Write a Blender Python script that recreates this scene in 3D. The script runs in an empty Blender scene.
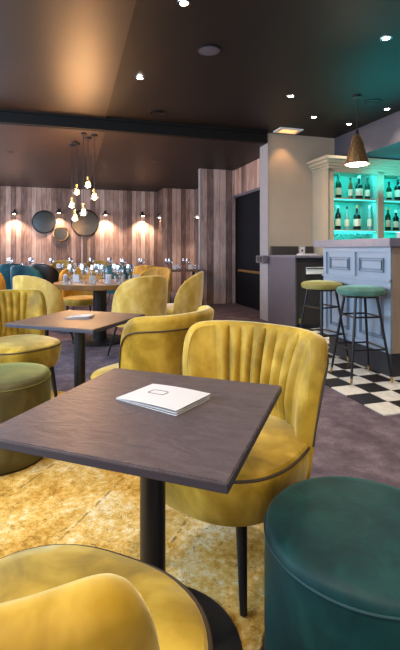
import bpy, bmesh, math, random
from math import sin, cos, pi, radians as R
from mathutils import Vector, Matrix
random.seed(7)
S = bpy.context.scene
C = S.collection

# ------------------------------------------------------------------ camera
F = 430.0; CX = 200.0; HY = 250.0; H = 1.15
cd = bpy.data.cameras.new('camera'); cam = bpy.data.objects.new('camera', cd); C.objects.link(cam)
cam.location = (0, 0, H); cam.rotation_euler = (R(90), 0, 0)
cd.sensor_fit = 'HORIZONTAL'; cd.sensor_width = 36; cd.lens = F*36/400
cd.shift_x = 0; cd.shift_y = -(325-HY)/400; cd.clip_start = 0.05; cd.clip_end = 100
S.camera = cam
S.view_settings.view_transform = 'Standard'; S.view_settings.look = 'None'
S.view_settings.gamma = 1; S.view_settings.exposure = 0.95; S.view_settings.use_curve_mapping = False

# ------------------------------------------------------------------ room frame (turned 16.7 degrees)
TH = math.asin(.287); cT, sT = cos(TH), sin(TH)
def P(u, v, z=0): return Vector((u*cT - v*sT, u*sT + v*cT, z))

# ------------------------------------------------------------------ world and big lights
w = bpy.data.worlds.new('world'); S.world = w; w.use_nodes = True
w.node_tree.nodes['Background'].inputs[0].default_value = (.62, .78, 1, 1)
w.node_tree.nodes['Background'].inputs[1].default_value = 0.12
def area(name, loc, target, sx, sy, power, col):
    l = bpy.data.lights.new(name, 'AREA'); l.shape = 'RECTANGLE'; l.size = sx; l.size_y = sy
    l.energy = power; l.color = col
    o = bpy.data.objects.new(name, l); C.objects.link(o); o.location = loc
    o.rotation_euler = (Vector(target)-Vector(loc)).to_track_quat('-Z', 'Y').to_euler()
    return o
area('daylight_left', P(-2.7, 3.0, 1.8), P(3, 5.2, .8), 5.5, 1.9, 195, (.55, .76, 1))
area('daylight_rear', P(.6, -2.6, 2.3), P(.5, 3, .6), 4.0, 1.6, 58, (1, .90, .76))
area('added_fill_far', P(-2.7, 9.6, 1.7), P(3, 8.8, 1.2), 4.0, 1.8, 110, (.7, .82, 1))  # added cool fill before the closed left wall, brightens fin and back planks
def spot(name, loc, power, col, ang=100, blend=.6, target=None, rad=.04):
    l = bpy.data.lights.new(name, 'SPOT'); l.energy = power; l.color = col
    l.spot_size = R(ang); l.spot_blend = blend; l.shadow_soft_size = rad
    o = bpy.data.objects.new(name, l); C.objects.link(o); o.location = loc
    if target is not None:
        o.rotation_euler = (Vector(target)-Vector(loc)).to_track_quat('-Z', 'Y').to_euler()
    return o
def point(name, loc, power, col, rad=.03):
    l = bpy.data.lights.new(name, 'POINT'); l.energy = power; l.color = col; l.shadow_soft_size = rad
    o = bpy.data.objects.new(name, l); C.objects.link(o); o.location = loc
    return o

# ------------------------------------------------------------------ materials
def srgb(r, g, b):
    f = lambda c: (c/255/12.92) if c/255 <= .04045 else ((c/255+.055)/1.055)**2.4
    return (f(r), f(g), f(b), 1)
def newmat(name):
    m = bpy.data.materials.new(name); m.use_nodes = True
    nt = m.node_tree; return m, nt, nt.nodes['Principled BSDF']
def N(nt, t, **k):
    n = nt.nodes.new(t)
    for a, b in k.items(): setattr(n, a, b)
    return n
def ramp(nt, stops, interp='LINEAR'):
    r = N(nt, 'ShaderNodeValToRGB'); r.color_ramp.interpolation = interp
    e = r.color_ramp.elements
    while len(e) > 1: e.remove(e[-1])
    e[0].position, e[0].color = stops[0]
    for p, c in stops[1:]:
        x = e.new(p); x.color = c
    return r
def noise(nt, scale, detail=4, rough=.55, sc=(1,1,1), dist=0):
    tc = N(nt, 'ShaderNodeTexCoord'); mp = N(nt, 'ShaderNodeMapping'); mp.inputs['Scale'].default_value = sc
    n = N(nt, 'ShaderNodeTexNoise'); n.inputs['Scale'].default_value = scale
    n.inputs['Detail'].default_value = detail; n.inputs['Roughness'].default_value = rough
    n.inputs['Distortion'].default_value = dist
    nt.links.new(tc.outputs['Object'], mp.inputs[0]); nt.links.new(mp.outputs[0], n.inputs['Vector'])
    return n
def bump(nt, b, src, strength=.2, dist=.01):
    bp = N(nt, 'ShaderNodeBump'); bp.inputs['Strength'].default_value = strength; bp.inputs['Distance'].default_value = dist
    nt.links.new(src, bp.inputs['Height']); nt.links.new(bp.outputs[0], b.inputs['Normal'])
def plain(name, col, rough=.5, metal=0, var=.12, scale=8, spec=.5, bmp=0):
    m, nt, b = newmat(name)
    n = noise(nt, scale)
    d = tuple(c*(1-var) for c in col[:3])+(1,); l = tuple(min(1, c*(1+var)) for c in col[:3])+(1,)
    r = ramp(nt, [(.3, d), (.7, l)]); nt.links.new(n.outputs[0], r.inputs[0])
    nt.links.new(r.outputs[0], b.inputs['Base Color'])
    b.inputs['Roughness'].default_value = rough; b.inputs['Metallic'].default_value = metal
    b.inputs['Specular IOR Level'].default_value = spec
    if bmp: bump(nt, b, n.outputs[0], bmp, .004)
    return m
def velvet(name, c0, c1, c2, sheen, sw=.7, scale=5.5):
    m, nt, b = newmat(name)
    n = noise(nt, scale*1.5, 4, .55, (1, 1, .7), .35)
    r = ramp(nt, [(.32, c0), (.5, c1), (.68, c2)]); nt.links.new(n.outputs[0], r.inputs[0])
    nt.links.new(r.outputs[0], b.inputs['Base Color'])
    b.inputs['Roughness'].default_value = .55; b.inputs['Specular IOR Level'].default_value = .25
    b.inputs['Sheen Weight'].default_value = sw; b.inputs['Sheen Roughness'].default_value = .35
    b.inputs['Sheen Tint'].default_value = sheen
    bump(nt, b, n.outputs[0], .25, .01)
    return m
def emis(name, col, st):
    m, nt, b = newmat(name)
    b.inputs['Base Color'].default_value = col; b.inputs['Emission Color'].default_value = col
    b.inputs['Emission Strength'].default_value = st
    return m
def glassy(name, tint=(1,1,1,1), refl=.35):
    m, nt, b = newmat(name); nt.nodes.remove(b)
    out = nt.nodes['Material Output']
    t = N(nt, 'ShaderNodeBsdfTransparent'); t.inputs[0].default_value = tint
    g = N(nt, 'ShaderNodeBsdfGlossy'); g.inputs['Roughness'].default_value = .08
    g.inputs[0].default_value = (1, 1, 1, 1)
    fr = N(nt, 'ShaderNodeLayerWeight'); fr.inputs[0].default_value = refl
    n = noise(nt, 3); mx = N(nt, 'ShaderNodeMixShader')
    nt.links.new(fr.outputs['Facing'], mx.inputs[0])
    nt.links.new(t.outputs[0], mx.inputs[1]); nt.links.new(g.outputs[0], mx.inputs[2])
    nt.links.new(mx.outputs[0], out.inputs[0])
    return m

M = {}
M['yellow'] = velvet('yellow_velvet', srgb(122,94,18), srgb(156,122,32), srgb(186,152,58), srgb(255,238,180))
M['pale'] = velvet('pale_yellow_velvet', srgb(172,132,48), srgb(196,156,70), srgb(212,178,104), srgb(255,250,235), 1.0)
M['gold'] = velvet('gold_velvet', srgb(122,94,26), srgb(150,116,38), srgb(172,138,54), srgb(240,215,150))
M['olive'] = velvet('olive_velvet', srgb(60,52,28), srgb(72,62,32), srgb(90,78,42), srgb(170,180,110))
M['teal'] = velvet('teal_velvet', srgb(3,38,40), srgb(5,47,50), srgb(12,58,56), srgb(80,140,130), .3, 9)
M['tealdark'] = velvet('petrol_velvet', srgb(10,50,62), srgb(14,66,80), srgb(26,84,96), srgb(90,150,170), .5)
M['stoolgreen'] = velvet('green_velvet', srgb(58,92,82), srgb(72,108,96), srgb(92,126,110), srgb(160,210,190), .5)
M['lime'] = velvet('lime_velvet', srgb(126,112,52), srgb(142,128,66), srgb(156,144,84), srgb(220,225,160), .5)
M['piping'] = plain('dark_brown_piping', srgb(56,40,22), .7)
M['seam'] = plain('dark_teal_seam', srgb(10,52,60), .7)
M['oliveseam'] = plain('olive_seam', srgb(84,84,30), .7)
M['black'] = plain('black_lacquer', srgb(18,17,20), .4, 0, .1)
M['blackmetal'] = plain('black_metal', srgb(22,22,26), .38, .3, .1)
M['brass'] = plain('brass', srgb(190,150,90), .3, 1, .1)
M['gunmetal'] = plain('chrome_grey', srgb(150,150,155), .25, 1, .05)
M['paper'] = plain('white_paper', srgb(184,178,178), .7, 0, .02)
M['ink'] = plain('dark_ink', srgb(60,50,52), .7)
M['beige'] = plain('beige_plaster', srgb(158,142,124), .8, 0, .05, 3)
M['greytrim'] = plain('grey_painted_trim', srgb(140,138,142), .6, 0, .05)
M['cabinet'] = plain('grey_beige_paint', srgb(172,160,138), .5, 0, .04, 5)
M['barpaint'] = plain('grey_blue_paint', srgb(136,148,162), .45, 0, .05, 5)
M['barline'] = plain('dark_grey_blue_groove', srgb(100,110,124), .5, 0, .05, 5)
M['slab'] = plain('grey_lilac_stone', srgb(106,100,112), .35, 0, .1, 14)
M['plinth'] = plain('dark_plinth', srgb(42,40,44), .5)
M['anthracite'] = plain('anthracite_laminate', srgb(84,78,86), .5, 0, .06)
M['darkpanel'] = plain('dark_panel', srgb(44,40,40), .5)
M['white'] = plain('white_enamel', srgb(225,222,215), .4, 0, .03)
M['darkdoor'] = plain('dark_blue_door', srgb(8,9,15), .6, 0, .1, 8, .15)
M['mirror'] = plain('smoked_mirror', srgb(40,38,38), .15, .6, .05)
M['ceil'] = plain('dark_brown_ceiling', srgb(24,18,16), .5, 0, .12, 2, .35)
M['ceil2'] = plain('satin_brown_ceiling', srgb(52,38,30), .42, 0, .12, 2, .5)
M['beam'] = plain('black_brown_beam', srgb(14,10,9), .7, 0, .1, 3, .2)
M['soffit'] = plain('grey_soffit', srgb(74,70,78), .6, 0, .06)
M['bulb'] = emis('warm_filament_glow', (1, .55, .22, 1), 40)
M['led'] = emis('white_downlight_glow', (1, .9, .78, 1), 30)
M['ledwarm'] = emis('warm_lamp_glow', (1, .72, .45, 1), 14)
M['ledcyan'] = emis('turquoise_led_glow', (.05, .85, .82, 1), 1.1)
M['square'] = emis('orange_square_glow', (1, .45, .16, 1), .9)
M['glass'] = glassy('clear_glass', (.95,.97,1,1), .35)
M['bulbglass'] = glassy('bulb_glass', (1,.9,.75,1), .2)
M['shade'] = plain('hammered_antique_brass', srgb(170,128,84), .35, .75, .5, 40, .5, .8)
def teallit(): return plain('shelf_back_teal_lit', srgb(110,176,170), .6, 0, .03)  # turquoise LED light is put into the colour of the cabinet interior
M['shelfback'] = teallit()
M['botgreen'] = plain('green_bottle_glass', srgb(14,52,36), .12, 0, .1)
M['botdark'] = plain('dark_bottle_glass', srgb(16,22,26), .12, 0, .1)
M['botamber'] = plain('amber_bottle_glass', srgb(110,70,34), .15, 0, .1)
M['botclear'] = plain('pale_bottle_glass', srgb(120,160,160), .12, 0, .1)
M['label'] = plain('cream_label', srgb(220,210,190), .7, 0, .05)
M['tabletop2'] = plain('brown_table_laminate', srgb(90,70,60), .5, 0, .1, 6)
M['goldwood'] = plain('honey_wood', srgb(112,78,38), .3, 0, .2, 10)
M['endpanel'] = None

def slate():
    m, nt, b = newmat('slate_grey_tabletop')
    n = noise(nt, 10, 5, .6, (1, 2.2, 1), 1.5)
    r = ramp(nt, [(.3, srgb(66,56,60)), (.7, srgb(86,74,76))]); nt.links.new(n.outputs[0], r.inputs[0])
    nt.links.new(r.outputs[0], b.inputs['Base Color']); b.inputs['Roughness'].default_value = .42
    bump(nt, b, n.outputs[0], .35, .01); return m
M['slate'] = slate()
M['edge'] = plain('dark_table_edge', srgb(46,42,52), .5)
def carpet():
    m, nt, b = newmat('purple_grey_carpet')
    n = noise(nt, 160, 3, .7); n2 = noise(nt, 6, 6, .7)
    mx = N(nt, 'ShaderNodeMix', data_type='FLOAT'); mx.inputs[0].default_value = .55
    nt.links.new(n.outputs[0], mx.inputs[2]); nt.links.new(n2.outputs[0], mx.inputs[3])
    r = ramp(nt, [(.36, srgb(70,60,70)), (.5, srgb(100,88,98)), (.64, srgb(134,120,128))]); nt.links.new(mx.outputs[0], r.inputs[0])
    nt.links.new(r.outputs[0], b.inputs['Base Color']); b.inputs['Roughness'].default_value = .95
    b.inputs['Specular IOR Level'].default_value = .1
    bump(nt, b, n.outputs[0], .6, .006); return m
M['carpet'] = carpet()
def wood(name, stops, pw=.13):
    m, nt, b = newmat(name)
    tc = N(nt, 'ShaderNodeTexCoord'); sp = N(nt, 'ShaderNodeSeparateXYZ'); nt.links.new(tc.outputs['Object'], sp.inputs[0])
    dv = N(nt, 'ShaderNodeMath', operation='DIVIDE'); dv.inputs[1].default_value = pw; nt.links.new(sp.outputs[0], dv.inputs[0])
    fl = N(nt, 'ShaderNodeMath', operation='FLOOR'); nt.links.new(dv.outputs[0], fl.inputs[0])
    wn = N(nt, 'ShaderNodeTexWhiteNoise', noise_dimensions='1D'); nt.links.new(fl.outputs[0], wn.inputs['W'])
    fr = N(nt, 'ShaderNodeMath', operation='FRACT'); nt.links.new(dv.outputs[0], fr.inputs[0])
    # grain, shifted per plank
    cb = N(nt, 'ShaderNodeCombineXYZ'); nt.links.new(sp.outputs[0], cb.inputs[0])
    ad = N(nt, 'ShaderNodeMath', operation='MULTIPLY_ADD'); ad.inputs[1].default_value = 9; nt.links.new(wn.outputs[0], ad.inputs[0])
    zz = N(nt, 'ShaderNodeMath', operation='MULTIPLY'); zz.inputs[1].default_value = .16; nt.links.new(sp.outputs[2], zz.inputs[0])
    nt.links.new(zz.outputs[0], ad.inputs[2]); nt.links.new(ad.outputs[0], cb.inputs[2])
    gn = N(nt, 'ShaderNodeTexNoise'); gn.inputs['Scale'].default_value = 14; gn.inputs['Detail'].default_value = 6
    gn.inputs['Distortion'].default_value = 1.1; nt.links.new(cb.outputs[0], gn.inputs['Vector'])
    bn = N(nt, 'ShaderNodeTexNoise'); bn.inputs['Scale'].default_value = 2.2; bn.inputs['Detail'].default_value = 5
    nt.links.new(tc.outputs['Object'], bn.inputs['Vector'])
    m1 = N(nt, 'ShaderNodeMix', data_type='FLOAT'); m1.inputs[0].default_value = .55
    nt.links.new(wn.outputs[0], m1.inputs[2]); nt.links.new(gn.outputs[0], m1.inputs[3])
    m2 = N(nt, 'ShaderNodeMix', data_type='FLOAT'); m2.inputs[0].default_value = .3
    nt.links.new(m1.outputs[0], m2.inputs[2]); nt.links.new(bn.outputs[0], m2.inputs[3])
    r = ramp(nt, stops); nt.links.new(m2.outputs[0], r.inputs[0])
    gap = N(nt, 'ShaderNodeMath', operation='LESS_THAN'); gap.inputs[1].default_value = .045; nt.links.new(fr.outputs[0], gap.inputs[0])
    mc = N(nt, 'ShaderNodeMix', data_type='RGBA'); nt.links.new(gap.outputs[0], mc.inputs[0])
    nt.links.new(r.outputs[0], mc.inputs[6]); mc.inputs[7].default_value = srgb(26,18,16)
    nt.links.new(mc.outputs[2], b.inputs['Base Color']); b.inputs['Roughness'].default_value = .62
    bump(nt, b, gn.outputs[0], .35, .006)
    return m
M['wood'] = wood('reclaimed_wood_planks', [(.2, srgb(60,42,36)), (.38, srgb(108,80,70)), (.5, srgb(150,116,102)), (.66, srgb(186,156,142)), (.9, srgb(212,192,180))])
M['wood2'] = wood('weathered_grey_planks', [(.22, srgb(64,52,54)), (.38, srgb(104,86,84)), (.5, srgb(146,124,120)), (.7, srgb(190,170,164))], .14)
M['endpanel'] = wood('brown_bar_end_boards', [(.1, srgb(112,92,78)), (.5, srgb(138,116,98)), (.9, srgb(156,134,116))], .19)
def rugmat():
    m, nt, b = newmat('faded_yellow_rug')
    n1 = noise(nt, 2.6, 6, .65); n2 = noise(nt, 38, 5, .7)
    mx = N(nt, 'ShaderNodeMix', data_type='FLOAT'); mx.inputs[0].default_value = .45
    nt.links.new(n1.outputs[0], mx.inputs[2]); nt.links.new(n2.outputs[0], mx.inputs[3])
    r = ramp(nt, [(.36, srgb(122,86,34)), (.44, srgb(172,126,50)), (.53, srgb(196,158,88)), (.62, srgb(212,192,152))]); nt.links.new(mx.outputs[0], r.inputs[0])
    # scrolling ornament: thin contour lines of a distorted noise
    n3 = noise(nt, 11, 2, .5, dist=2.6)
    m5 = N(nt, 'ShaderNodeMath', operation='MULTIPLY'); m5.inputs[1].default_value = 7; nt.links.new(n3.outputs[0], m5.inputs[0])
    f5 = N(nt, 'ShaderNodeMath', operation='FRACT'); nt.links.new(m5.outputs[0], f5.inputs[0])
    l5 = N(nt, 'ShaderNodeMath', operation='LESS_THAN'); l5.inputs[1].default_value = .16; nt.links.new(f5.outputs[0], l5.inputs[0])
    n4 = noise(nt, 16, 5, .8); g4 = N(nt, 'ShaderNodeMath', operation='GREATER_THAN'); g4.inputs[1].default_value = .5; nt.links.new(n4.outputs[0], g4.inputs[0])
    # border bands of the rug, by its own coordinates
    tc = N(nt, 'ShaderNodeTexCoord'); sp = N(nt, 'ShaderNodeSeparateXYZ'); nt.links.new(tc.outputs['Object'], sp.inputs[0])
    wv = N(nt, 'ShaderNodeMath', operation='PINGPONG'); wv.inputs[1].default_value = .21; nt.links.new(sp.outputs[0], wv.inputs[0])
    lw = N(nt, 'ShaderNodeMath', operation='LESS_THAN'); lw.inputs[1].default_value = .006; nt.links.new(wv.outputs[0], lw.inputs[0])
    mxm = N(nt, 'ShaderNodeMath', operation='MAXIMUM'); nt.links.new(l5.outputs[0], mxm.inputs[0]); nt.links.new(lw.outputs[0], mxm.inputs[1])
    ml = N(nt, 'ShaderNodeMath', operation='MULTIPLY'); nt.links.new(mxm.outputs[0], ml.inputs[0]); nt.links.new(g4.outputs[0], ml.inputs[1])
    ms = N(nt, 'ShaderNodeMath', operation='MULTIPLY'); ms.inputs[1].default_value = .7; nt.links.new(ml.outputs[0], ms.inputs[0])
    mc = N(nt, 'ShaderNodeMix', data_type='RGBA'); nt.links.new(ms.outputs[0], mc.inputs[0])
    nt.links.new(r.outputs[0], mc.inputs[6]); mc.inputs[7].default_value = srgb(96,70,38)
    nt.links.new(mc.outputs[2], b.inputs['Base Color']); b.inputs['Roughness'].default_value = .95
    b.inputs['Specular IOR Level'].default_value = .1
    bump(nt, b, n2.outputs[0], .4, .005)
    return m
M['rug'] = rugmat()
def checker():
    m, nt, b = newmat('black_and_white_tiles')
    tc = N(nt, 'ShaderNodeTexCoord'); ck = N(nt, 'ShaderNodeTexChecker'); ck.inputs['Scale'].default_value = 1/.21
    mp = N(nt, 'ShaderNodeMapping'); mp.inputs['Location'].default_value = (.2101, .0001, .05)
    nt.links.new(tc.outputs['Object'], mp.inputs[0]); nt.links.new(mp.outputs[0], ck.inputs[0])
    n = noise(nt, 20, 4); r1 = ramp(nt, [(.3, srgb(205,198,188)), (.7, srgb(228,222,212))]); r2 = ramp(nt, [(.3, srgb(26,22,22)), (.7, srgb(44,38,36))])
    nt.links.new(n.outputs[0], r1.inputs[0]); nt.links.new(n.outputs[0], r2.inputs[0])
    nt.links.new(r1.outputs[0], ck.inputs[1]); nt.links.new(r2.outputs[0], ck.inputs[2])
    nt.links.new(ck.outputs[0], b.inputs['Base Color']); b.inputs['Roughness'].default_value = .35
    return m
M['checker'] = checker()

# ------------------------------------------------------------------ mesh helpers
class MB:
    def __init__(s): s.v = []; s.f = []
    def add(s, vs, fs):
        n = len(s.v); s.v += [tuple(p) for p in vs]; s.f += [tuple(i+n for i in f) for f in fs]; return s
    def box(s, x0, x1, y0, y1, z0, z1, bev=0):
        if bev:
            bm = bmesh.new(); bmesh.ops.create_cube(bm, size=1)
            for v in bm.verts:
                v.co = Vector(((x0+x1)/2+v.co.x*(x1-x0), (y0+y1)/2+v.co.y*(y1-y0), (z0+z1)/2+v.co.z*(z1-z0)))
            bmesh.ops.bevel(bm, geom=bm.edges[:], offset=bev, segments=2, affect='EDGES')
            bm.verts.index_update()
            s.add([v.co[:] for v in bm.verts], [[v.index for v in f.verts] for f in bm.faces]); bm.free(); return s
        return s.add([(x0,y0,z0),(x1,y0,z0),(x1,y1,z0),(x0,y1,z0),(x0,y0,z1),(x1,y0,z1),(x1,y1,z1),(x0,y1,z1)],
                     [(0,3,2,1),(4,5,6,7),(0,1,5,4),(1,2,6,5),(2,3,7,6),(3,0,4,7)])
    def lathe(s, prof, n=32, cx=0, cy=0, sx=1, sy=1, cap=True):
        vs = []; fs = []
        for r, z in prof:
            for k in range(n):
                a = 2*pi*k/n; vs.append((cx+r*cos(a)*sx, cy+r*sin(a)*sy, z))
        for i in range(len(prof)-1):
            for k in range(n):
                k2 = (k+1) % n; fs.append((i*n+k, i*n+k2, (i+1)*n+k2, (i+1)*n+k))
        if cap:
            fs.append(tuple(range(n))[::-1]); fs.append(tuple((len(prof)-1)*n+k for k in range(n)))
        return s.add(vs, fs)
    def rod(s, a, b, r0, r1=None, n=10):
        r1 = r0 if r1 is None else r1
        a = Vector(a); b = Vector(b); d = (b-a).normalized()
        x = d.orthogonal().normalized(); y = d.cross(x)
        vs = []
        for p, r in ((a, r0), (b, r1)):
            for k in range(n):
                t = 2*pi*k/n; vs.append(p+x*cos(t)*r+y*sin(t)*r)
        fs = [(k, (k+1) % n, n+(k+1) % n, n+k) for k in range(n)]
        fs += [tuple(range(n))[::-1], tuple(range(n, 2*n))]
        return s.add(vs, fs)
    def tube(s, pts, r, n=8, closed=False):
        pts = [Vector(p) for p in pts]; pts = [p for i, p in enumerate(pts) if i == 0 or (p-pts[i-1]).length > 1e-5]; m = len(pts); vs = []; fs = []
        up = Vector((0, 0, 1)); px = None
        for i, p in enumerate(pts):
            a = pts[(i-1) % m] if (closed or i > 0) else p
            b = pts[(i+1) % m] if (closed or i < m-1) else p
            d = (b-a).normalized()
            x = px - d*px.dot(d) if px is not None else d.orthogonal()
            x.normalize(); px = x; y = d.cross(x)
            for k in range(n):
                t = 2*pi*k/n; vs.append(p+x*cos(t)*r+y*sin(t)*r)
        for i in range(m if closed else m-1):
            j = (i+1) % m
            for k in range(n):
                k2 = (k+1) % n; fs.append((i*n+k, i*n+k2, j*n+k2, j*n+k))
        if not closed:
            fs += [tuple(range(n))[::-1], tuple((m-1)*n+k for k in range(n))]
        return s.add(vs, fs)
    def build(s, name, mat, parent=None, smooth=True, loc=None, rz=0):
        me = bpy.data.meshes.new(name); me.from_pydata(s.v, [], s.f); me.update()
        bm = bmesh.new(); bm.from_mesh(me); bmesh.ops.recalc_face_normals(bm, faces=bm.faces[:]); bm.to_mesh(me); bm.free()
        me.materials.append(mat)
        if smooth:
            for p in me.polygons: p.use_smooth = True
            try: me.set_sharp_from_angle(angle=R(38))
            except Exception: pass
        o = bpy.data.objects.new(name, me); C.objects.link(o)
        if parent: o.parent = parent
        if loc is not None: o.location = loc
        o.rotation_euler.z = rz
        return o
def tag(o, label, cat, group=None):
    o['label'] = label; o['category'] = cat
    if group: o['group'] = group
    return o
def thing(name, label, cat, loc=(0,0,0), rz=0, group=None):
    o = bpy.data.objects.new(name, None); C.objects.link(o); o.location = loc; o.rotation_euler.z = rz
    o.empty_display_size = .05
    return tag(o, label, cat, group)
def dup(root, loc, rz, label=None, group=None, scale=None):
    r = root.copy(); C.objects.link(r); r.location = loc; r.rotation_euler.z = rz
    if label: r['label'] = label
    if group: r['group'] = group
    if scale: r.scale = (scale,)*3
    for ch in list(root.children):
        c = ch.copy(); C.objects.link(c); c.parent = r
        for g in ch.children:
            d = g.copy(); C.objects.link(d); d.parent = c
    return r
def struct(o): o['kind'] = 'structure'; return o
def rot_of(fx, fy): return math.atan2(fy, fx) + pi/2      # local -Y looks along (fx, fy)

# ------------------------------------------------------------------ setting
ZC, ZL = 3.04, 2.87
struct(MB().box(-5, 9, -5, 16, -.1, 0).build('floor', M['carpet'], smooth=False, loc=(0,0,0), rz=TH))
struct(MB().box(.47, 8, -4, 6.32, ZC, ZC+.1).build('ceiling', M['ceil'], smooth=False, rz=TH))
struct(MB().box(-3, .47, -4, 6.32, ZC-.012, ZC+.1).build('ceiling', M['ceil2'], smooth=False, rz=TH))
struct(MB().box(.47, 3.6, 6.36, 13, ZL, ZL+.1).build('ceiling', M['ceil'], smooth=False, rz=TH))
struct(MB().box(-3, .47, 6.36, 13, ZL-.01, ZL+.1).build('ceiling', M['ceil2'], smooth=False, rz=TH))
bm_ = MB().box(-3, 3.0, 6.28, 6.36, ZL-.004, ZC+.1).box(-3, 3.0, 6.25, 6.28, ZC-.035, ZC+.1)
struct(bm_.build('trim_1', M['beam'], smooth=False, rz=TH))            # downstand between the two ceilings
struct(MB().box(-2.9, 2.44, 0, .12, 0, 3.0).build('wall_back', M['wood'], smooth=False, loc=P(0, 12.55), rz=TH))
struct(MB().box(0, 1.0, 0, .9, 0, 3.0).build('wall_back', M['wood'], smooth=False, loc=P(2.44, 11.75), rz=TH))
struct(MB().box(0, 4.0, -.12, 0, 0, 3.0).build('wall_right', M['wood'], smooth=False, loc=P(3.38, 8.80), rz=TH+pi/2))
fin = MB().box(0, .78, 0, .11, 0, ZL).build('wall_fin', M['wood2'], smooth=False, loc=P(2.62, 8.69), rz=TH)
struct(fin)
struct(MB().box(-.018, 0, -.004, .114, 0, ZL).build('trim_2', M['greytrim'], smooth=False, loc=P(2.62, 8.69), rz=TH))
struct(MB().box(0, 2.1, -.12, 0, 2.32, ZL).build('wall_header', M['wood'], smooth=False, loc=P(3.38, 6.6), rz=TH+pi/2))
struct(MB().box(0, 2.1, -.14, .02, 2.27, 2.32).build('trim_3', M['anthracite'], smooth=False, loc=P(3.38, 6.6), rz=TH+pi/2))
# doorway leaf behind the header
dr = MB().box(0, 2.1, -.09, -.04, 0, 2.27).build('door_1', M['darkdoor'], smooth=False, loc=P(3.38, 6.6), rz=TH+pi/2); struct(dr)
MB().box(.2, 1.9, -.04, .0, .70, .745).build('push_rail', M['goldwood'], dr, smooth=False)
MB().box(.02, .05, -.04, 0, .1, 2.2).build('door_edge', M['anthracite'], dr, smooth=False)
# beige wall behind counter and bar
struct(MB().box(3.04, 8, 6.32, 6.60, 0, ZC+.02).build('wall_beige', M['beige'], smooth=False, rz=TH))
struct(MB().box(-.012, .0, 0, .30, 0, ZC).build('trim_4', M['greytrim'], smooth=False, loc=P(3.04, 6.31), rz=TH))
struct(MB().box(4.27, 8, .5, 6.32, 2.62, ZC+.02).build('ceiling_soffit', M['soffit'], smooth=False, rz=TH))
struct(MB().box(-3.0, -2.88, 7.2, 13, 0, 3.1).build('wall_left', M['beige'], smooth=False, rz=TH))
struct(MB().box(-3.0, -2.88, -4, 7.2, 0, .55).build('wall_left', M['beige'], smooth=False, rz=TH))
struct(MB().box(7.9, 8, -4, 6.4, 0, 3.1).build('wall_right', M['beige'], smooth=False, rz=TH))
# tiled floor by the bar
o = MB().box(0, 21*.21, 0, 16*.21, .0, .008).build('floor_tiles', M['checker'], smooth=False, loc=Vector((1.275, 2.979, 0)), rz=TH); struct(o)

# ------------------------------------------------------------------ rug
RA = R(-20)
rug = MB().box(-1.45, .84, -2.4, 1.1, .0, .009, .003).build('rug', M['rug'], smooth=False, loc=(-.42, 2.05, 0.0), rz=RA)
tag(rug, 'faded yellow patterned rug lying under the front table and poufs', 'rug')

# ------------------------------------------------------------------ cocktail tables
def cafe_table(loc, rz, label, top, zt=.71, side=.62, fast=False):
    t = thing('cafe_table', label, 'table', loc, rz, 'square pedestal tables')
    h = side/2
    tp = MB().box(-h, h, -h, h, zt-.022, zt, .0025).build('tabletop', top, t, smooth=False)
    MB().box(-h+.0, h, -h, h, zt-.0225, zt-.004, .002).build('edge_band', M['edge'], tp, smooth=False).scale = (1.0035, 1.0035, 1)
    MB().box(-.13, .13, -.13, .13, zt-.034, zt-.0226).build('mounting_plate', M['black'], t, smooth=False)
    MB().lathe([(.036, .014), (.036, zt-.03)], 32).build('column', M['black'], t)
    MB().lathe([(.255, .009), (.255, .016), (.25, .020), (.06, .024), (.045, .05), (.037, .055)], 64).build('base', M['black'], t)
    return t
T1 = (-.133, 1.21, 0)
cafe_table(T1, RA, 'grey slate-look square table with the nearer white menu', M['slate'])
T2 = (-.775, 2.77, 0)
cafe_table(T2, RA, 'second square table with a small white menu, between two yellow tufted chairs', M['tabletop2'])

# menus
def menu(name, cx, cy, z, rz, label, w=.15, d=.105):
    t = thing(name, label, 'menu', (cx, cy, z), rz, 'folded menus')
    # folded booklet: lower leaf flat, upper leaf gently bowed
    def leaf(z0, z1, bow, th):
        mb = MB(); n = 10; vs = []; fs = []
        for i in range(n+1):
            s = i/n; x = -w/2 + w*s; zz = z0 + (z1-z0)*s + bow*sin(pi*s)
            for y in (-d/2, d/2):
                vs += [(x, y, zz), (x, y, zz+th)]
        for i in range(n):
            a = i*4; b = a+4
            fs += [(a, b, b+2, a+2), (a+1, a+3, b+3, b+1), (a, a+1, b+1, b), (a+2, b+2, b+3, a+3)]
        fs += [(0, 2, 3, 1), (n*4, n*4+1, n*4+3, n*4+2)]
        return mb.add(vs, fs)
    leaf(.0005, .0005, 0, .0012).build('back_cover', M['paper'], t)
    leaf(.002, .007, .001, .001).build('inner_page', M['paper'], t)
    leaf(.0035, .014, .003, .001).build('front_cover', M['paper'], t)
    pts = []
    for k in range(40):
        a = 2*pi*k/40; q = 6
        x = .030*math.copysign(abs(cos(a))**(2/q), cos(a)); y = .016*math.copysign(abs(sin(a))**(2/q), sin(a))
        s = (x-.03+w/2)/w; pts.append((x-.03, y+.012, .0035+.0105*s+.003*sin(pi*s)+.0014))
    MB().tube(pts, .0009, 6, True).build('logo_frame', M['ink'], t)
    return t
menu('menu', -.108, 1.268, .7105, R(-35), 'white folded menu lying on the grey front table', .225, .165)
menu('menu', -.78, 2.80, .7105, R(-5), 'white menu lying on the second square table, farther back', .15, .11)

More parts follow.
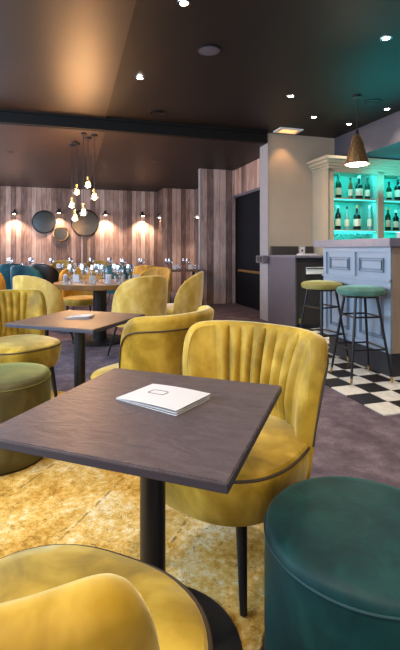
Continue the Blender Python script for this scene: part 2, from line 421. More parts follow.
# ------------------------------------------------------------------ upholstered chairs
def outline(a, hw, hd, n=2.6):
    c, s = cos(a), sin(a)
    r = (abs(c/hw)**n + abs(s/hd)**n)**(-1/n)
    return r*c, r*s
def seat_mesh(hw, hd, prof, n=64, ex=2.6):
    mb = MB(); vs = []; fs = []
    for k_, z in prof:
        for i in range(n):
            a = 2*pi*i/n; x, y = outline(a, hw, hd, ex); vs.append((x*k_, y*k_, z))
    for j in range(len(prof)-1):
        for i in range(n):
            i2 = (i+1) % n; fs.append((j*n+i, j*n+i2, (j+1)*n+i2, (j+1)*n+i))
    fs += [tuple(range(n))[::-1], tuple((len(prof)-1)*n+i for i in range(n))]
    return mb.add(vs, fs)
def shell(hw, hd, phm, zb, zt, flare, th, p=8, q=2.2, tufts=0, zin=.43, tw=R(42), lean=0, cols=140, dip=0):
    """back shell: sweeps phm each side of +Y; returns mesh and rim points"""
    vs = []; fs = []; rows = 12; rim = []
    def rad(a, z, side):
        x, y = outline(a, hw, hd, 2.4)
        f = max(0, (z-zb)/(zt-zb))
        k = 1 + flare*f**1.3
        n = Vector((x, y)).normalized()
        L = Vector((x, y))*k
        return L, n
    for c in range(cols+1):
        s = sin(-pi/2 + pi*c/cols) if True else 0
        s = max(-.9995, min(.9995, s))
        ph = phm*s; a = pi/2 - ph
        h = (1-abs(s)**p)**(1/q)
        top = zb+.10 + (zt-dip*abs(s)**2-zb-.10)*h
        e = (1-abs(s)**14)**.5              # thickness closes at the ends
        t = th*(.35+.65*e)
        tuft = 0
        if tufts and abs(ph) < tw:
            x = (ph/tw+1)/2*tufts; fx = x-math.floor(x)
            tuft = .036*abs(sin(pi*fx))**.5 - .014
        loop = []
        # inner, upwards
        zi = min(zin, top-.01)
        for r in range(rows+1):
            f = r/rows; z = zi+(top-t*.45-zi)*f
            L, n = rad(a, z, 0)
            k = t*(.95 + .25*sin(pi*min(1, f*1.05)))
            fade = min(1, f*3)*min(1, (1-f)*4+.55)
            q_ = L - n*(k+tuft*fade); loop.append((q_.x, q_.y+lean*(z-zb), z))
        # round over
        for r in range(1, 7):
            b = pi*r/7
            L, n = rad(a, top-t*.45, 0)
            mid = L - n*(t*.5); q_ = mid - n*(t*.5*cos(b))
            z = top-t*.45+t*.45*sin(b); loop.append((q_.x, q_.y+lean*(z-zb), z))
        for r in range(rows+1):
            f = r/rows; z = (top-t*.45)*(1-f)+zb*f
            L, n = rad(a, z, 0); 
            if r == 1: rim.append((L.x+n.x*.007, L.y+n.y*.007+lean*(z-zb), z))
            L = L + n*.010*sin(pi*f)
            loop.append((L.x, L.y+lean*(z-zb), z))
        L, n = rad(a, zb, 0); q_ = L-n*t*.8; loop.append((q_.x, q_.y, zb+.005))
        m = len(loop); vs += loop
        if c:
            for i in range(m):
                j = (i+1) % m; fs.append(((c-1)*m+i, (c-1)*m+j, c*m+j, c*m+i))
    m = len(loop); fs += [tuple(range(m)), tuple(cols*m+i for i in range(m))[::-1]]
    return MB().add(vs, fs), rim
def tufted_chair(label, loc, fwd):
    t = thing('cocktail_chair', label, 'chair', loc, rot_of(*fwd), 'yellow channel-tufted cocktail chairs')
    st = seat_mesh(.295, .305, [(.80, .275), (.90, .285), (.955, .33), (.985, .38), (.995, .42), (.985, .437), (.95, .452), (.8, .465), (.4, .473), (.05, .475)]).build('seat', M['yellow'], t)
    pts = []
    for i in range(96):
        x, y = outline(2*pi*i/96, .295*.985, .305*.985); pts.append((x, y, .440))
    MB().tube(pts, .005, 8, True).build('piping', M['piping'], st)
    sh, rim = shell(.285, .29, R(71), .29, .825, .27, .066, 14, 3.0, tufts=8, tw=R(43))
    bk = sh.build('backrest', M['yellow'], t)
    MB().tube(rim, .0042, 8).build('piping', M['piping'], bk)
    for sx in (-1, 1):
        for sy in (-1, 1):
            MB().rod((sx*.17, sy*.18, .29), (sx*.20, sy*.215, .012), .020, .012, 14).build('leg', M['black'], t)
            t.children[-1]
    return t
ca = tufted_chair('large yellow velvet chair behind the front table, fluted back facing the camera', (.105, 1.635, 0), (-.60, -.80))
dup(ca, (-.29, .715, 0), rot_of(.39, .92), 'yellow velvet chair nearest the camera in the bottom left corner')
dup(ca, (-1.38, 3.24, 0), rot_of(.78, -.62), 'yellow fluted chair behind the olive pouf at the left edge')
dup(ca, (-.30, 2.45, 0), rot_of(-.80, .60), 'yellow velvet chair seen from behind, between the two square tables')

def shell_chair(label, loc, fwd, mat, name='shell_chair', group='smooth-backed shell chairs around the round table'):
    t = thing(name, label, 'chair', loc, rot_of(*fwd), group)
    st = seat_mesh(.27, .27, [(.80, .36), (.93, .37), (.99, .41), (.99, .44), (.94, .46), (.7, .472), (.05, .478)]).build('seat', mat, t)
    sh, rim = shell(.29, .29, R(88), .37, .89, .12, .035, 2.6, 1.7, zin=.44, cols=60)
    sh.build('backrest', mat, t)
    for sx in (-1, 1):
        for sy in (-1, 1):
            MB().rod((sx*.15, sy*.15, .37), (sx*.23, sy*.235, .004), .013, .009, 10).build('leg', M['black'], t)
    return t
RT = Vector((-1.27, 5.45, 0))
def towards(p, q=RT): d = Vector(q)-Vector(p); return (d.x, d.y)
p1 = (-1.67, 4.68, 0); cb = shell_chair('pale yellow smooth chair seen from behind, left of the round table pedestal', p1, towards(p1), M['pale'])
p2 = (-.68, 4.62, 0); dup(cb, p2, rot_of(*towards(p2)), 'pale yellow smooth chair seen from behind, right of the round table pedestal')
p3 = (-.28, 5.3, 0); dup(cb, p3, rot_of(*towards(p3)), 'pale yellow smooth chair side-on at the right of the round table')
p4 = (-2.45, 5.2, 0); dup(cb, p4, rot_of(*towards(p4)), 'pale yellow smooth chair cut by the left edge of the picture')
gc_p = (-1.72, 6.25, 0)
gc = shell_chair('gold chair on the far left side of the round table', gc_p, towards(gc_p), M['gold'], group='gold shell chairs')
gp = (-.75, 6.3, 0); dup(gc, gp, rot_of(*towards(gp)), 'gold chair on the far right side of the round table')

# ------------------------------------------------------------------ poufs
def pouf(label, loc, m, seam, r=.245, h=.455):
    t = thing('pouf', label, 'pouf', loc, 0, 'round velvet poufs')
    MB().lathe([(r*.93, .012), (r*.975, .03), (r, .08), (r*1.004, .2), (r*1.004, .33), (r, h-.045), (r*.997, h-.03)], 96, cap=True).build('side', m, t)
    MB().lathe([(r*.997, h-.03), (r*.985, h-.014), (r*.95, h-.004), (r*.85, h+.002), (r*.5, h+.006), (r*.02, h+.007)], 96, cap=True).build('top_cushion', m, t)
    MB().tube([(cos(a)*r, sin(a)*r, h-.03) for a in [2*pi*k/96 for k in range(96)]], .003, 8, True).build('seam', seam, t)
    MB().lathe([(r*.9, .0), (r*.9, .012)], 48).build('base', M['black'], t)
    return t
pouf('dark teal velvet pouf in the bottom right corner', (.41, 1.078, .0095), M['teal'], M['seam'])
pouf('olive green velvet pouf at the left edge behind the front table', (-1.09, 2.38, .0095), M['olive'], M['oliveseam'], .25, .46)

# ------------------------------------------------------------------ bar
BU, BV = 2.69, 3.14
bar = thing('bar_counter', 'grey-blue panelled bar counter standing on the checkered tiles', 'bar', P(BU, BV), TH)
L = 1.05; W = 3.2
MB().box(.06, W, .06, L-.02, .008, .235).build('plinth', M['plinth'], bar, smooth=False)
MB().box(.02, W, .02, L, .235, 1.18).build('carcass', M['barpaint'], bar, smooth=False)
MB().box(-.055, W, -.055, L+.12, 1.18, 1.255, .004).build('worktop', M['slab'], bar, smooth=False)
MB().box(.0, W, .0, .02, .235, 1.18).build('end_panel', M['endpanel'], bar, smooth=False)
fr = MB()
for z0, z1 in ((.235, .285), (.80, .89), (1.13, 1.18)): fr.box(0, .02, .0, L, z0, z1)
for y0, y1 in ((0, .05), (L/2-.025, L/2+.025), (L-.05, L)):
    fr.box(-.0005, .0195, y0, y1, .235, 1.18)
fr.box(-.018, .0, -.005, L+.005, .865, .885).build('frame', M['barpaint'], bar, smooth=False)
for k, (y0, y1) in enumerate(((.05, L/2-.025), (L/2+.025, L-.05))):
    for z0, z1, hh in ((.89, 1.13, 0), (.285, .80, 1)):
        pm = MB(); m_ = .055 if not hh else .06
        for b in (0, 1):                                     # two-step moulding round the field
            i0 = m_ + b*.02; w_ = .007
            pm.box(.005-b*.002, .021, y0+i0, y1-i0, z0+i0, z0+i0+w_); pm.box(.005-b*.002, .021, y0+i0, y1-i0, z1-i0-w_, z1-i0)
            pm.box(.005-b*.002, .021, y0+i0, y0+i0+w_, z0+i0, z1-i0); pm.box(.005-b*.002, .021, y1-i0-w_, y1-i0, z0+i0, z1-i0)
        pn = pm.build('panel_moulding', M['barline'], bar, smooth=False)
        MB().box(.012, .0205, y0+m_+.034, y1-m_-.034, z0+m_+.034, z1-m_-.034).build('field', M['barpaint'], pn, smooth=False)
# panel grooves on the near end too
# ------------------------------------------------------------------ bar stools
def stool(label, loc, rz, mat):
    t = thing('bar_stool', label, 'stool', loc, rz, 'bar stools with black legs')
    MB().lathe([(.165, .745), (.195, .752), (.207, .775), (.205, .795), (.185, .812), (.12, .822), (.01, .825)], 48).build('seat', mat, t)
    MB().lathe([(.15, .728), (.165, .745)], 32).build('seat_plate', M['black'], t)
    q = []
    for k in range(4):
        a = pi/4+k*pi/2; a0 = Vector((cos(a)*.14, sin(a)*.14, .735)); a1 = Vector((cos(a)*.265, sin(a)*.265, .012))
        lg = MB().rod(a0, a0.lerp(a1, .93), .0125, .0105, 12).build('leg', M['blackmetal'], t)
        MB().rod(a0.lerp(a1, .93), a1, .0108, .010, 12).build('brass_tip', M['brass'], lg)
        q.append((a0, a1))
    def ring(f, name):
        mb = MB()
        for k in range(4):
            mb.rod(q[k][0].lerp(q[k][1], f), q[(k+1) % 4][0].lerp(q[(k+1) % 4][1], f), .008, .008, 8)
        mb.build(name, M['blackmetal'], t)
    ring(.24, 'upper_rails'); ring(.62, 'footrest')
    return t
stool('green velvet bar stool, the nearer of the two at the bar', (1.425, 3.82, .008), TH+R(-8), M['stoolgreen'])
stool('lime yellow bar stool, farther from the camera beside the service counter', (1.255, 4.44, .008), TH+R(12), M['lime'])

# ------------------------------------------------------------------ service counter
sc_ = thing('service_counter', 'dark grey service counter between beige wall and lime stool', 'counter', P(3.04, 5.46), TH)
MB().box(0, .025, 0, .85, 0, 1.05).build('side_panel', M['anthracite'], sc_, smooth=False)
MB().box(.025, .78, .04, .85, .08, 1.04).build('carcass', M['darkpanel'], sc_, smooth=False)
MB().box(.025, .78, .08, .85, 0, .08).build('plinth', M['plinth'], sc_, smooth=False)
MB().box(-.01, .78, -.02, .85, 1.04, 1.07, .003).build('worktop', M['slab'], sc_, smooth=False)
dw = MB().box(.20, .75, .015, .04, .80, .90, .003).build('drawer', M['white'], sc_, smooth=False)
MB().box(.2, .75, .0, .015, .88, .895).build('pull', M['gunmetal'], dw, smooth=False)
MB().box(.03, .77, .78, .84, 1.07, 1.21).build('splashback', M['darkpanel'], sc_, smooth=False)
MB().box(.08, .13, .008, .04, .1, .16).build('socket', M['lime'], sc_, smooth=False)
tag(MB().box(-.12, .12, -.09, .09, 0, .025, .002).build('paper_stack', M['paper'], smooth=False, loc=P(3.33, 5.62, 1.07), rz=TH), 'flat pile of white papers on the service counter', 'papers')
cr = thing('framed_card', 'small framed card standing on the service counter against the beige wall', 'card', P(3.5, 6.05, 1.07), TH)
MB().box(-.055, .055, 0, .015, 0, .14, .003).build('frame', M['greytrim'], cr, smooth=False)
MB().box(-.04, .04, -.002, .002, .015, .125).build('card', M['paper'], cr, smooth=False)
MB().lathe([(.018, .0), (.018, .004)], 20).build('emblem', M['ink'], cr, loc=(0, -.002, .07)).rotation_euler = (R(90), 0, 0)
bx = thing('wall_box', 'dark grey box fixed to the left edge of the beige wall', 'box', P(3.04, 6.32, 1.0), TH)
MB().box(-.10, -.0125, -.03, .26, -.06, .06, .004).build('housing', M['anthracite'], bx, smooth=False)
MB().box(-.104, -.1, .02, .2, -.04, .04).build('cover', M['darkpanel'], bx, smooth=False)

# ------------------------------------------------------------------ back-bar shelving
SU, SV = 3.84, 5.83
bb = thing('back_bar_cabinet', 'beige back-bar shelf cabinet glowing turquoise behind the bar', 'cabinet', P(SU, SV), TH)
D = .48; WW = 3.2
bays = [(.09, .91), (1.025, 1.845), (1.96, 2.78)]
MB().box(0, .02, 0, D, 0, 2.45).build('side_panel', M['cabinet'], bb, smooth=False)
fr = MB(); prev = .0
for a, b_ in bays + [(WW, WW)]:
    fr.box(prev, a, 0, .03, 0, 2.45); prev = b_
fr.box(0, WW, .0, .03, 2.37, 2.46).box(0, WW, 0, .03, 0, 1.26)
fr.build('face_frame', M['cabinet'], bb, smooth=False)
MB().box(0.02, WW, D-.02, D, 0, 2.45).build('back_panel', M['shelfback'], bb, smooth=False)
MB().box(0.02, WW, .03, D-.02, 2.40, 2.45).build('top_panel', M['cabinet'], bb, smooth=False)
MB().box(0.02, WW, .03, D-.02, 1.22, 1.26).build('counter_shelf', M['cabinet'], bb, smooth=False)
for k, (a, b_) in enumerate(bays):
    for z in (1.975, 1.475):
        MB().box(a-.03, b_+.03, .04, D-.02, z-.018, z).build('shelf', M['cabinet'], bb, smooth=False)
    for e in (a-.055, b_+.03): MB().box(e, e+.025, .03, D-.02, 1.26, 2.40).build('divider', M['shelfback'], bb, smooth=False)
    for z in (2.398, 1.955, 1.455):
        st = MB().box(a, b_, .05, .065, z-.012, z).build('light_strip', M['ledcyan'], bb, smooth=False)
        st['label'] = 'turquoise light strip'
        l = bpy.data.lights.new('shelf_light', 'AREA'); l.shape = 'RECTANGLE'; l.size = .78; l.size_y = .05
        l.energy = 2.2; l.color = (0.02, .80, .72)
        lo = bpy.data.objects.new('shelf_light', l); C.objects.link(lo); lo.parent = bb
        lo.location = ((a+b_)/2, .10, z-.022); lo.rotation_euler = (R(32), 0, 0)
# cornice: stepped mouldings that project at left and front
cn = MB()
for z0, z1, e in ((2.42, 2.46, .02), (2.46, 2.50, .045), (2.50, 2.55, .08), (2.55, 2.60, .12)):
    cn.box(-e, WW, -e, D, z0, z1, .006)
cn.build('cornice', M['cabinet'], bb, smooth=False)
area('cove_light', P(5.2, 5.3, 2.2), P(5.4, 5.6, 2.6), 1.6, .1, 5, (0, .85, .85))
area('shelf_spill', P(4.6, 5.2, 2.1), P(3.9, 3.9, 3.04), 1.4, .3, 3.5, (0, .8, .85))
def bottle(label, u, v, z, mat, hgt=.30, r=.038, lab=True, cap='brass', kind=0):
    t = thing('liquor_bottle', label, 'bottle', P(u, v, z), TH, 'bottles on the turquoise back-bar shelves')
    s = hgt
    if kind == 0: prof = [(r*.92, 0), (r, .008), (r, s*.58), (r*.85, s*.66), (r*.38, s*.75), (r*.33, s*.93), (r*.36, s*.94)]
    elif kind == 1: prof = [(r*1.0, 0), (r*1.1, .01), (r*1.12, s*.5), (r*1.0, s*.6), (r*.4, s*.68), (r*.36, s*.9)]
    else: prof = [(r*.75, 0), (r*.8, .01), (r*.85, s*.45), (r*.8, s*.6), (r*.35, s*.8), (r*.3, s*.95)]
    MB().lathe(prof, 20).build('body', M[mat], t)
    if lab:
        k = 1.14 if kind == 1 else (.88 if kind == 2 else 1.02)
        MB().lathe([(r*k, s*.16), (r*k+.0008, s*.17), (r*k+.0008, s*.44), (r*k, s*.45)], 20).build('bottle_label', M['label'], t)
    MB().lathe([(r*.42, s*.90), (r*.42, s*1.0), (r*.3, s*1.005)], 16).build('cap', M[cap], t)
    return t
def uxpx(px, v):
    r = (px-CX)/F; Y = v/(cT - sT*r); X = r*Y; return X*cT+Y*sT
bv = 6.0
spec = [(338.5, 1.975, 'botgreen', .34, .042, True, 'black', 0, 'green bottle with a pale label, leftmost on the upper shelf'),
 (350.5, 1.975, 'botamber', .31, .036, True, 'black', 2, 'amber bottle with a cream label, second on the upper shelf'),
 (359, 1.975, 'botdark', .34, .046, True, 'white', 1, 'dark stout bottle with a white cap, third on the upper shelf'),
 (367.5, 1.975, 'botgreen', .32, .036, True, 'black', 0, 'slim green bottle at the right of the upper left bay shelf'),
 (338, 1.475, 'botdark', .34, .040, True, 'white', 0, 'dark bottle with a white cap, leftmost on the middle shelf'),
 (347, 1.475, 'botclear', .33, .040, True, 'black', 2, 'pale glass bottle, second on the middle shelf'),
 (357, 1.475, 'botdark', .35, .046, True, 'brass', 1, 'broad dark bottle with a big cream label on the middle shelf'),
 (369.5, 1.475, 'botclear', .36, .038, True, 'white', 2, 'tall slim pale bottle at the right of the middle shelf'),
 (389, 1.975, 'botgreen', .28, .038, True, 'black', 0, 'short green bottle, first on the upper shelf of the right bay'),
 (398, 1.975, 'botdark', .36, .046, True, 'black', 1, 'large dark bottle at the right edge of the picture, upper shelf'),
 (388, 1.475, 'botgreen', .34, .040, True, 'brass', 0, 'green bottle, first on the middle shelf of the right bay'),
 (396, 1.475, 'botdark', .30, .042, True, 'white', 0, 'dark bottle near the right edge of the picture, middle shelf')]
for px, z, mt, hg, r_, lb, cp, kd, lab in spec:
    bottle(lab, uxpx(px, bv), bv, z, mt, hg*1.14, r_*1.15, lb, cp, kd)

# ------------------------------------------------------------------ glassware
def wine_glass(loc, label, group, s=1.0, parts=True):
    t = thing('wine_glass', label, 'glass', loc, 0, group)
    b = [(.004, .085), (.022, .092), (.036, .11), (.041, .14), (.038, .17), (.033, .195), (.031, .195), (.036, .17), (.039, .14), (.034, .112), (.020, .095), (.003, .09)]
    MB().lathe(b, 24, cap=False).build('bowl', M['glass'], t)
    MB().lathe([(.034, 0), (.034, .002), (.006, .006), (.004, .01), (.004, .085), (.006, .09)], 20).build('stem', M['glass'], t)
    t.scale = (s, s, s); return t
def tumbler(loc, label, group):
    t = tag(MB().lathe([(.028, 0), (.034, .004), (.037, .09), (.035, .09), (.032, .008), (.002, .007)], 24, cap=False).build('tumbler', M['glass'], None, loc=loc), label, 'glass', group)
    return t
g_in = 'clear wine glasses set on the round table'
# round table
rt = thing('round_table', 'large round dining table with a honey brown rim, set with glasses', 'table', RT, 0)
zt = .745
MB().lathe([(.55, zt-.06), (.56, zt-.056), (.56, zt-.004), (.555, zt)], 96).build('tabletop', M['goldwood'], rt)
MB().lathe([(.085, .03), (.085, zt-.06)], 32).build('pedestal', M['black'], rt)
MB().lathe([(.34, 0), (.34, .02), (.10, .035)], 48).build('base', M['black'], rt)
wg = None
spots = [(-.30, -.20), (-.22, .05), (-.12, -.28), (.02, -.05), (.10, -.22), (.22, -.02), (.30, -.25), (.38, .02), (-.38, .10), (.15, .25), (-.10, .28), (.02, -.38)]
for i, (dx, dy) in enumerate(spots):
    p = (RT.x+dx, RT.y+dy, zt)
    if wg is None: wg = wine_glass(p, 'clear stemmed wine glass on the round table', g_in, 1.15)
    else: dup(wg, p, 0)
tg = None
for i, (dx, dy) in enumerate([(-.40, -.12), (-.30, -.34), (-.20, -.12), (.18, -.34), (.25, -.16), (.10, .1), (.42, -.14), (-.05, -.2)]):
    p = (RT.x+dx, RT.y+dy, zt)
    if tg is None: tg = tumbler(p, 'clear water tumbler on the round table', 'water tumblers on the round table')
    else:
        c = tg.copy(); C.objects.link(c); c.location = p
for k, px in enumerate((337, 343.5, 350, 356.5, 363, 369.5)):
    u_ = uxpx(px, 6.0); dup(wg, P(u_, 6.0, 1.26), 0, 'upright glass in the row below the turquoise shelves', 'glasses on the lowest back-bar shelf')
bt = thing('napkin_box', 'low white box standing on the bar top at the right edge of the picture', 'box', P(3.42, 3.62, 1.255), TH)
MB().box(-.16, .24, -.10, .10, 0, .07, .004).build('box_body', M['paper'], bt, smooth=False)
MB().box(-.165, .245, -.105, .105, .07, .082, .003).build('lid', M['white'], bt, smooth=False)
def napkin(loc, rz, label, group):
    mb = MB().box(-.04, .04, -.018, .0, 0, .10, .006).box(-.036, .03, .0005, .016, 0, .085, .006)
    return tag(mb.build('napkin', M['paper'], None, loc=loc, rz=rz), label, 'napkin', group)
for i, (dx, dy) in enumerate([(-.28, -.07), (-.02, -.30), (.31, -.10), (-.45, .02), (.12, -.08), (.47, -.02)]):
    napkin((RT.x+dx, RT.y+dy, zt), i*.7, 'white folded napkin standing among the glasses on the round table', 'napkins on the round table')

# ------------------------------------------------------------------ far dining tables
def far_table(u, v, label, sx=.7, sy=.7, zt=.75, rz=TH):
    t = thing('dining_table', label, 'table', P(u, v), rz, 'dark dining tables at the back of the room')
    MB().box(-sx/2, sx/2, -sy/2, sy/2, zt-.035, zt, .004).build('tabletop', M['tabletop2'], t, smooth=False)
    for a in (-1, 1):
        for b in (-1, 1):
            MB().box(a*(sx/2-.04)-.025, a*(sx/2-.04)+.025, b*(sy/2-.04)-.025, b*(sy/2-.04)+.025, 0, zt-.035).build('leg', M['black'], t, smooth=False)
    return t
def UVY(px, Y): X = (px-CX)/F*Y; return (X*cT+Y*sT, -X*sT+Y*cT)
near = ['table beside the grey plank wall', 'table right of the round table', 'table straight behind the round table', 'table under the large round mirror', 'far left table below the wall lamps']
fts = [(182, 8.9, .75, 'dark dining table nearest the grey plank wall, set with glasses'),
       (137, 8.8, .75, 'dark dining table right of the round table, set with glasses'),
       (105, 9.6, .8, 'dark dining table straight behind the round table, set with glasses'),
       (66, 9.6, .8, 'dark dining table behind the gold chair, under the large round mirror'),
       (26, 9.8, .9, 'dark dining table at the far left below the wall lamps')]
gg = 'glasses on the far dining tables'; fg = None
for i, (px, Y, sx, lab) in enumerate(fts):
    u, v = UVY(px, Y); far_table(u, v, lab, sx)
    for k in range(8):
        du = (-.28+.56*((k % 4)/3))*sx/.75; dv = -.15+.3*(k//4)
        p = P(u+du, v+dv, .75)
        if k % 2 == 0: dup(wg, p, 0, 'clear wine glass on the dark '+near[i], 'wine glasses on the dark '+near[i])
        else:
            c = tg.copy(); C.objects.link(c); c.location = p; c['label'] = 'water tumbler on the dark '+near[i]; c['group'] = 'tumblers on the dark '+near[i]
    for du in (-.16, .18):
        napkin(P(u+du*sx/.75, v, .75), i, 'white folded napkin on the dark '+near[i], 'napkins on the dark '+near[i])
# far chairs
fc = []
def fchair(px, Y, fwd, mat, label, src=[None]):
    X = (px-CX)/F*Y
    key = mat
    for k, o_ in fc:
        if k == key: return dup(o_, (X, Y, 0), rot_of(*fwd), label)
    o_ = shell_chair(label, (X, Y, 0), fwd, M[mat], group='armchairs at the far dining tables'); fc.append((key, o_)); return o_
fchair(13, 8.6, (-.3, 1), 'tealdark', 'dark teal chair, left one of the two near the far left table')
fchair(31, 7.6, (.3, 1), 'tealdark', 'petrol blue chair, right one of the two near the far left table')
fchair(-12, 6.9, (0, 1), 'gold', 'gold chair at the left edge in front of the teal chairs')
fchair(47, 8.4, (.2, 1), 'black', 'black chair beside the teal chairs at the far left')
fchair(121, 7.9, (.2, 1), 'tealdark', 'petrol chair behind the right side of the round table')
fchair(150, 7.7, (.1, 1), 'gold', 'gold chair in front of the table right of the round table')
fchair(196, 9.6, (-1, -.1), 'gold', 'gold chair beside the edge of the grey plank wall')
fchair(95, 10.8, (0, -1), 'gold', 'gold chair at the back wall below the large round mirror')
fchair(60, 10.8, (0, -1), 'gold', 'gold chair at the back wall below the small round mirror')

# ------------------------------------------------------------------ wall mirrors
def backpt(px, y, v=12.54):
    r = (px-CX)/F; Y = v/(cT - sT*r); return (Vector((r*Y, Y, H+(HY-y)/F*Y)))
def mirror(px, y, r, label, rimmat, hang=False):
    p = backpt(px, y); t = thing('round_mirror', label, 'mirror', p, TH, 'round wall mirrors')
    d = MB().lathe([(r*.96, 0), (r*.96, .02)], 48).build('glass', M['mirror'], t); d.rotation_euler = (R(90), 0, 0)
    f = MB().tube([(cos(a)*r, -.015, sin(a)*r) for a in [2*pi*k/64 for k in range(64)]], .018, 8, True).build('rim', rimmat, t)
    if hang: MB().box(-.06, .06, -.03, 0, -r-.75, -r).build('handle_board', M['tabletop2'], t, smooth=False)
mirror(44, 222, .30, 'round dark mirror on the wood wall, the left one', M['blackmetal'])
mirror(61, 234, .19, 'small round mirror with a pale brass rim, lowest of the three', M['brass'])
mirror(85, 223, .37, 'largest round mirror with a board hanging below it', M['blackmetal'], True)

# ------------------------------------------------------------------ wall lamps
def sconce(px, y, label, v=12.54, white=False, pw=75, rz=TH):
    p = backpt(px, y, v) if v else px
    t = thing('wall_lamp', label, 'lamp', p, rz, 'small wall lamps on the wood wall')
    MB().box(-.03, .03, -.012, 0, -.02, .12).build('wall_plate', M['blackmetal'], t, smooth=False)
    MB().tube([(0, -.01, .08), (0, -.08, .13), (0, -.16, .11), (0, -.17, .06)], .008, 8).build('arm', M['blackmetal'], t)
    sh = MB().lathe([(.025, .06), (.045, .04), (.105, -.01), (.10, -.01), (.04, .035), (.02, .05)], 28, cap=False).build('lamp_shade', M['white' if white else 'blackmetal'], t, loc=(0, -.17, 0))
    MB().lathe([(.01, .02), (.035, .0), (.035, -.015), (.01, -.03)], 16).build('bulb', M['ledwarm'], t, loc=(0, -.17, .0))
    q = p + Vector((sin(rz)*.17, -cos(rz)*.17, -.05))
    spot('wall_lamp_light', q, pw, (1, .74, .52), 120, .8, q+Vector((-sin(rz)*.05, cos(rz)*.05, -1)), .03)
sconce(15, 214, 'black wall lamp, leftmost on the wood wall')
sconce(59, 213, 'black wall lamp above the small round mirror')
sconce(105, 215, 'black wall lamp right of the largest round mirror')
sconce(142, 216, 'black wall lamp between two plain wall stretches, midway to the plank corner')
sconce(159, 218, 'white-shaded wall lamp beside the plank corner', 12.3, True, 24)
# lamp on the recess wall, beside the grey planks
q = P(3.37, 10.9, 2.02); 
sconce(q, 0, 'white-shaded wall lamp just left of the grey plank wall', None, True, 34, TH-pi/2)

# ------------------------------------------------------------------ ceiling lights
def downlight(px, py, z, label, pw=30, col=(1, .86, .68), on=True):
    Y = (z-H)*F/(HY-py); X = (px-CX)/F*Y
    t = thing('ceiling_spotlight', label, 'ceiling light', (X, Y, z), 0, 'recessed ceiling spotlights')
    MB().lathe([(.030, -.001), (.045, -.006), (.052, -.006), (.055, 0)], 32, cap=False).build('ring', M['gunmetal' if on else 'black'], t)
    MB().lathe([(.030, -.004), (.001, -.0045)], 24, cap=False).build('lens', M['led'] if on else M['black'], t)
    if on: spot('spotlight_beam', (X, Y, z-.03), pw, col, 95, .9, (X, Y, 0), .03)
    return t
downlight(184, 3, ZC-.0, 'lit ceiling spotlight at the very top of the picture', 34)
downlight(386, 38, ZC, 'lit ceiling spotlight at the upper right', 40)
downlight(140, 78, ZC-.012, 'lit ceiling spotlight on the brown ceiling panel, upper left', 30)
downlight(291, 96, ZC, 'lit ceiling spotlight above the beige wall, nearer one', 30)
downlight(387, 109, ZC, 'lit ceiling spotlight right of the bar pendant', 24)
downlight(349, 124, ZC, 'lit ceiling spotlight just left of the bar pendant', 24)
downlight(314, 117, ZC, 'small lit ceiling spotlight between pendant and square light', 20)
downlight(10, 152, ZL-.01, 'dark unlit ceiling spot at the left over the dining area', on=False)
downlight(155, 161, ZL, 'dark unlit ceiling spot right of the hanging bulbs', on=False)
# extra room spots out of frame, over the seats near the camera
for (x, y, pw) in ((-.9, .3, 90), (.3, -.3, 70), (-1.3, 2.1, 64), (1.5, 2.2, 74), (.1, 1.5, 34)):
    spot('room_spot_beam', (x, y, ZC-.03), pw, (1, .86, .66), 105, .9, (x+.1, y+.3, 0), .06)
Y = (ZC-H)*F/(HY-50); sp_ = thing('ceiling_speaker', 'round dark speaker grille flush in the ceiling near the top', 'speaker', ((209-CX)/F*Y, Y, ZC), 0)
MB().lathe([(.115, 0), (.115, -.008), (.10, -.012)], 40, cap=False).build('rim', M['blackmetal'], sp_)
MB().lathe([(.10, -.010), (.04, -.014), (.001, -.015)], 40, cap=False).build('grille', M['anthracite'], sp_)
for px, py, z, lab in ((157, 112, ZC, 'round black ceiling vent near the beam'), (372, 102, ZC, 'oval dark ceiling vent above the bar pendant')):
    Y = (z-H)*F/(HY-py); X = (px-CX)/F*Y
    t = thing('ceiling_vent', lab, 'vent', (X, Y, z), 0)
    MB().lathe([(.11, 0), (.11, -.01), (.09, -.014), (.085, -.006)], 36, cap=False).build('rim', M['blackmetal'], t)
    MB().lathe([(.07, -.02), (.001, -.02)], 32, cap=False).build('plate', M['blackmetal'], t)
p = P(3.28, 6.1, ZC); t = thing('square_ceiling_light', 'square ceiling light glowing orange above the beige wall', 'ceiling light', p, TH)
MB().box(-.20, .20, -.13, .13, -.02, 0, .003).build('frame', M['white'], t, smooth=False)
MB().box(-.13, .13, -.08, .08, -.023, -.02).build('diffuser', M['square'], t, smooth=False)
spot('square_light_beam', p+Vector((0, 0, -.05)), 9, (1, .55, .25), 80, .6, P(3.3, 6.3, 2.0), .05)

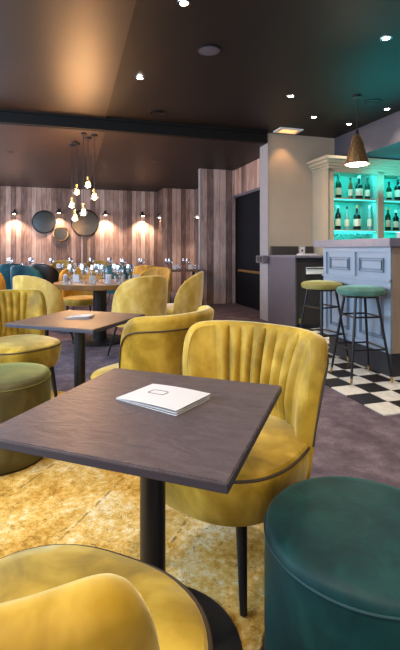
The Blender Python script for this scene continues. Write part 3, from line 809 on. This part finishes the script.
# ------------------------------------------------------------------ bar pendant
Y = 5.28; X = (357-CX)/F*Y
t = thing('bar_pendant', 'conical hammered brass pendant lamp hanging over the bar', 'pendant lamp', (X, Y, 2.2), 0)
MB().lathe([(.14, .0), (.138, .02), (.05, .34), (.022, .37), (.018, .37), (.045, .335), (.133, .015)], 40, cap=False).build('lamp_shade', M['shade'], t)
MB().lathe([(.018, .36), (.022, .40), (.010, .43)], 20).build('cap', M['blackmetal'], t)
MB().rod((0, 0, .42), (0, 0, ZC-2.2), .004).build('cord', M['black'], t)
MB().lathe([(.05, ZC-2.2-.02), (.05, ZC-2.2)], 24).build('ceiling_rose', M['black'], t)
MB().lathe([(.01, -.012), (.1, -.008), (.125, .004), (.1, .03), (.02, .04)], 24).build('diffuser', M['led'], t)
point('pendant_light', (X, Y, 2.17), 18, (1, .82, .6), .06)

# ------------------------------------------------------------------ cluster of hanging bulbs
CYB = 6.75; cl = 'bare filament bulbs hanging in a cluster'
bulbs = [(88, 185.5, 6.55, 'topmost hanging bulb of the cluster', (96, 6.9)), (77, 192.6, 6.9, 'upper left hanging bulb of the cluster', (86, 7.5)),
         (94.3, 197.7, 6.4, 'rightmost hanging bulb of the cluster', (97, 6.6)), (72, 205.8, 7.0, 'leftmost hanging bulb of the cluster', (79, 7.7)),
         (83.5, 213, 6.3, 'lowest bright hanging bulb in front of the largest mirror', (93, 6.8)), (75, 218.5, 6.8, 'lowest dim hanging bulb left of the largest mirror', (82, 7.6))]
for px, py, Y, lab, (hx, hY) in bulbs:
    X = (px-CX)/F*Y; z = H+(HY-py)/F*Y
    t = thing('hanging_bulb', lab, 'pendant lamp', (X, Y, z), 0, cl)
    gl = MB().lathe([(.012, .085), (.016, .06), (.036, .02), (.042, -.01), (.034, -.035), (.002, -.048)], 24, cap=False).build('bulb_glass', M['bulbglass'], t)
    MB().tube([(-.010, 0, .05), (-.012, 0, -.02), (0, 0, -.025), (.012, 0, -.02), (.010, 0, .05)], .010, 8).build('filament', M['bulb'], gl)
    MB().lathe([(.014, .08), (.016, .13), (.006, .14)], 16).build('socket', M['brass'], t)
    MB().rod((0, 0, .13), (0, 0, ZL-.012-z), .0035, n=6).build('cord', M['black'], t)
    MB().lathe([(.035, ZL-.012-z-.02), (.035, ZL-.012-z)], 20).build('ceiling_hook', M['black'], t)
    t.scale = (1.3, 1.3, 1)
    point('bulb_light', (X, Y-.0, z-.01), 26, (1, .60, .32), .035)
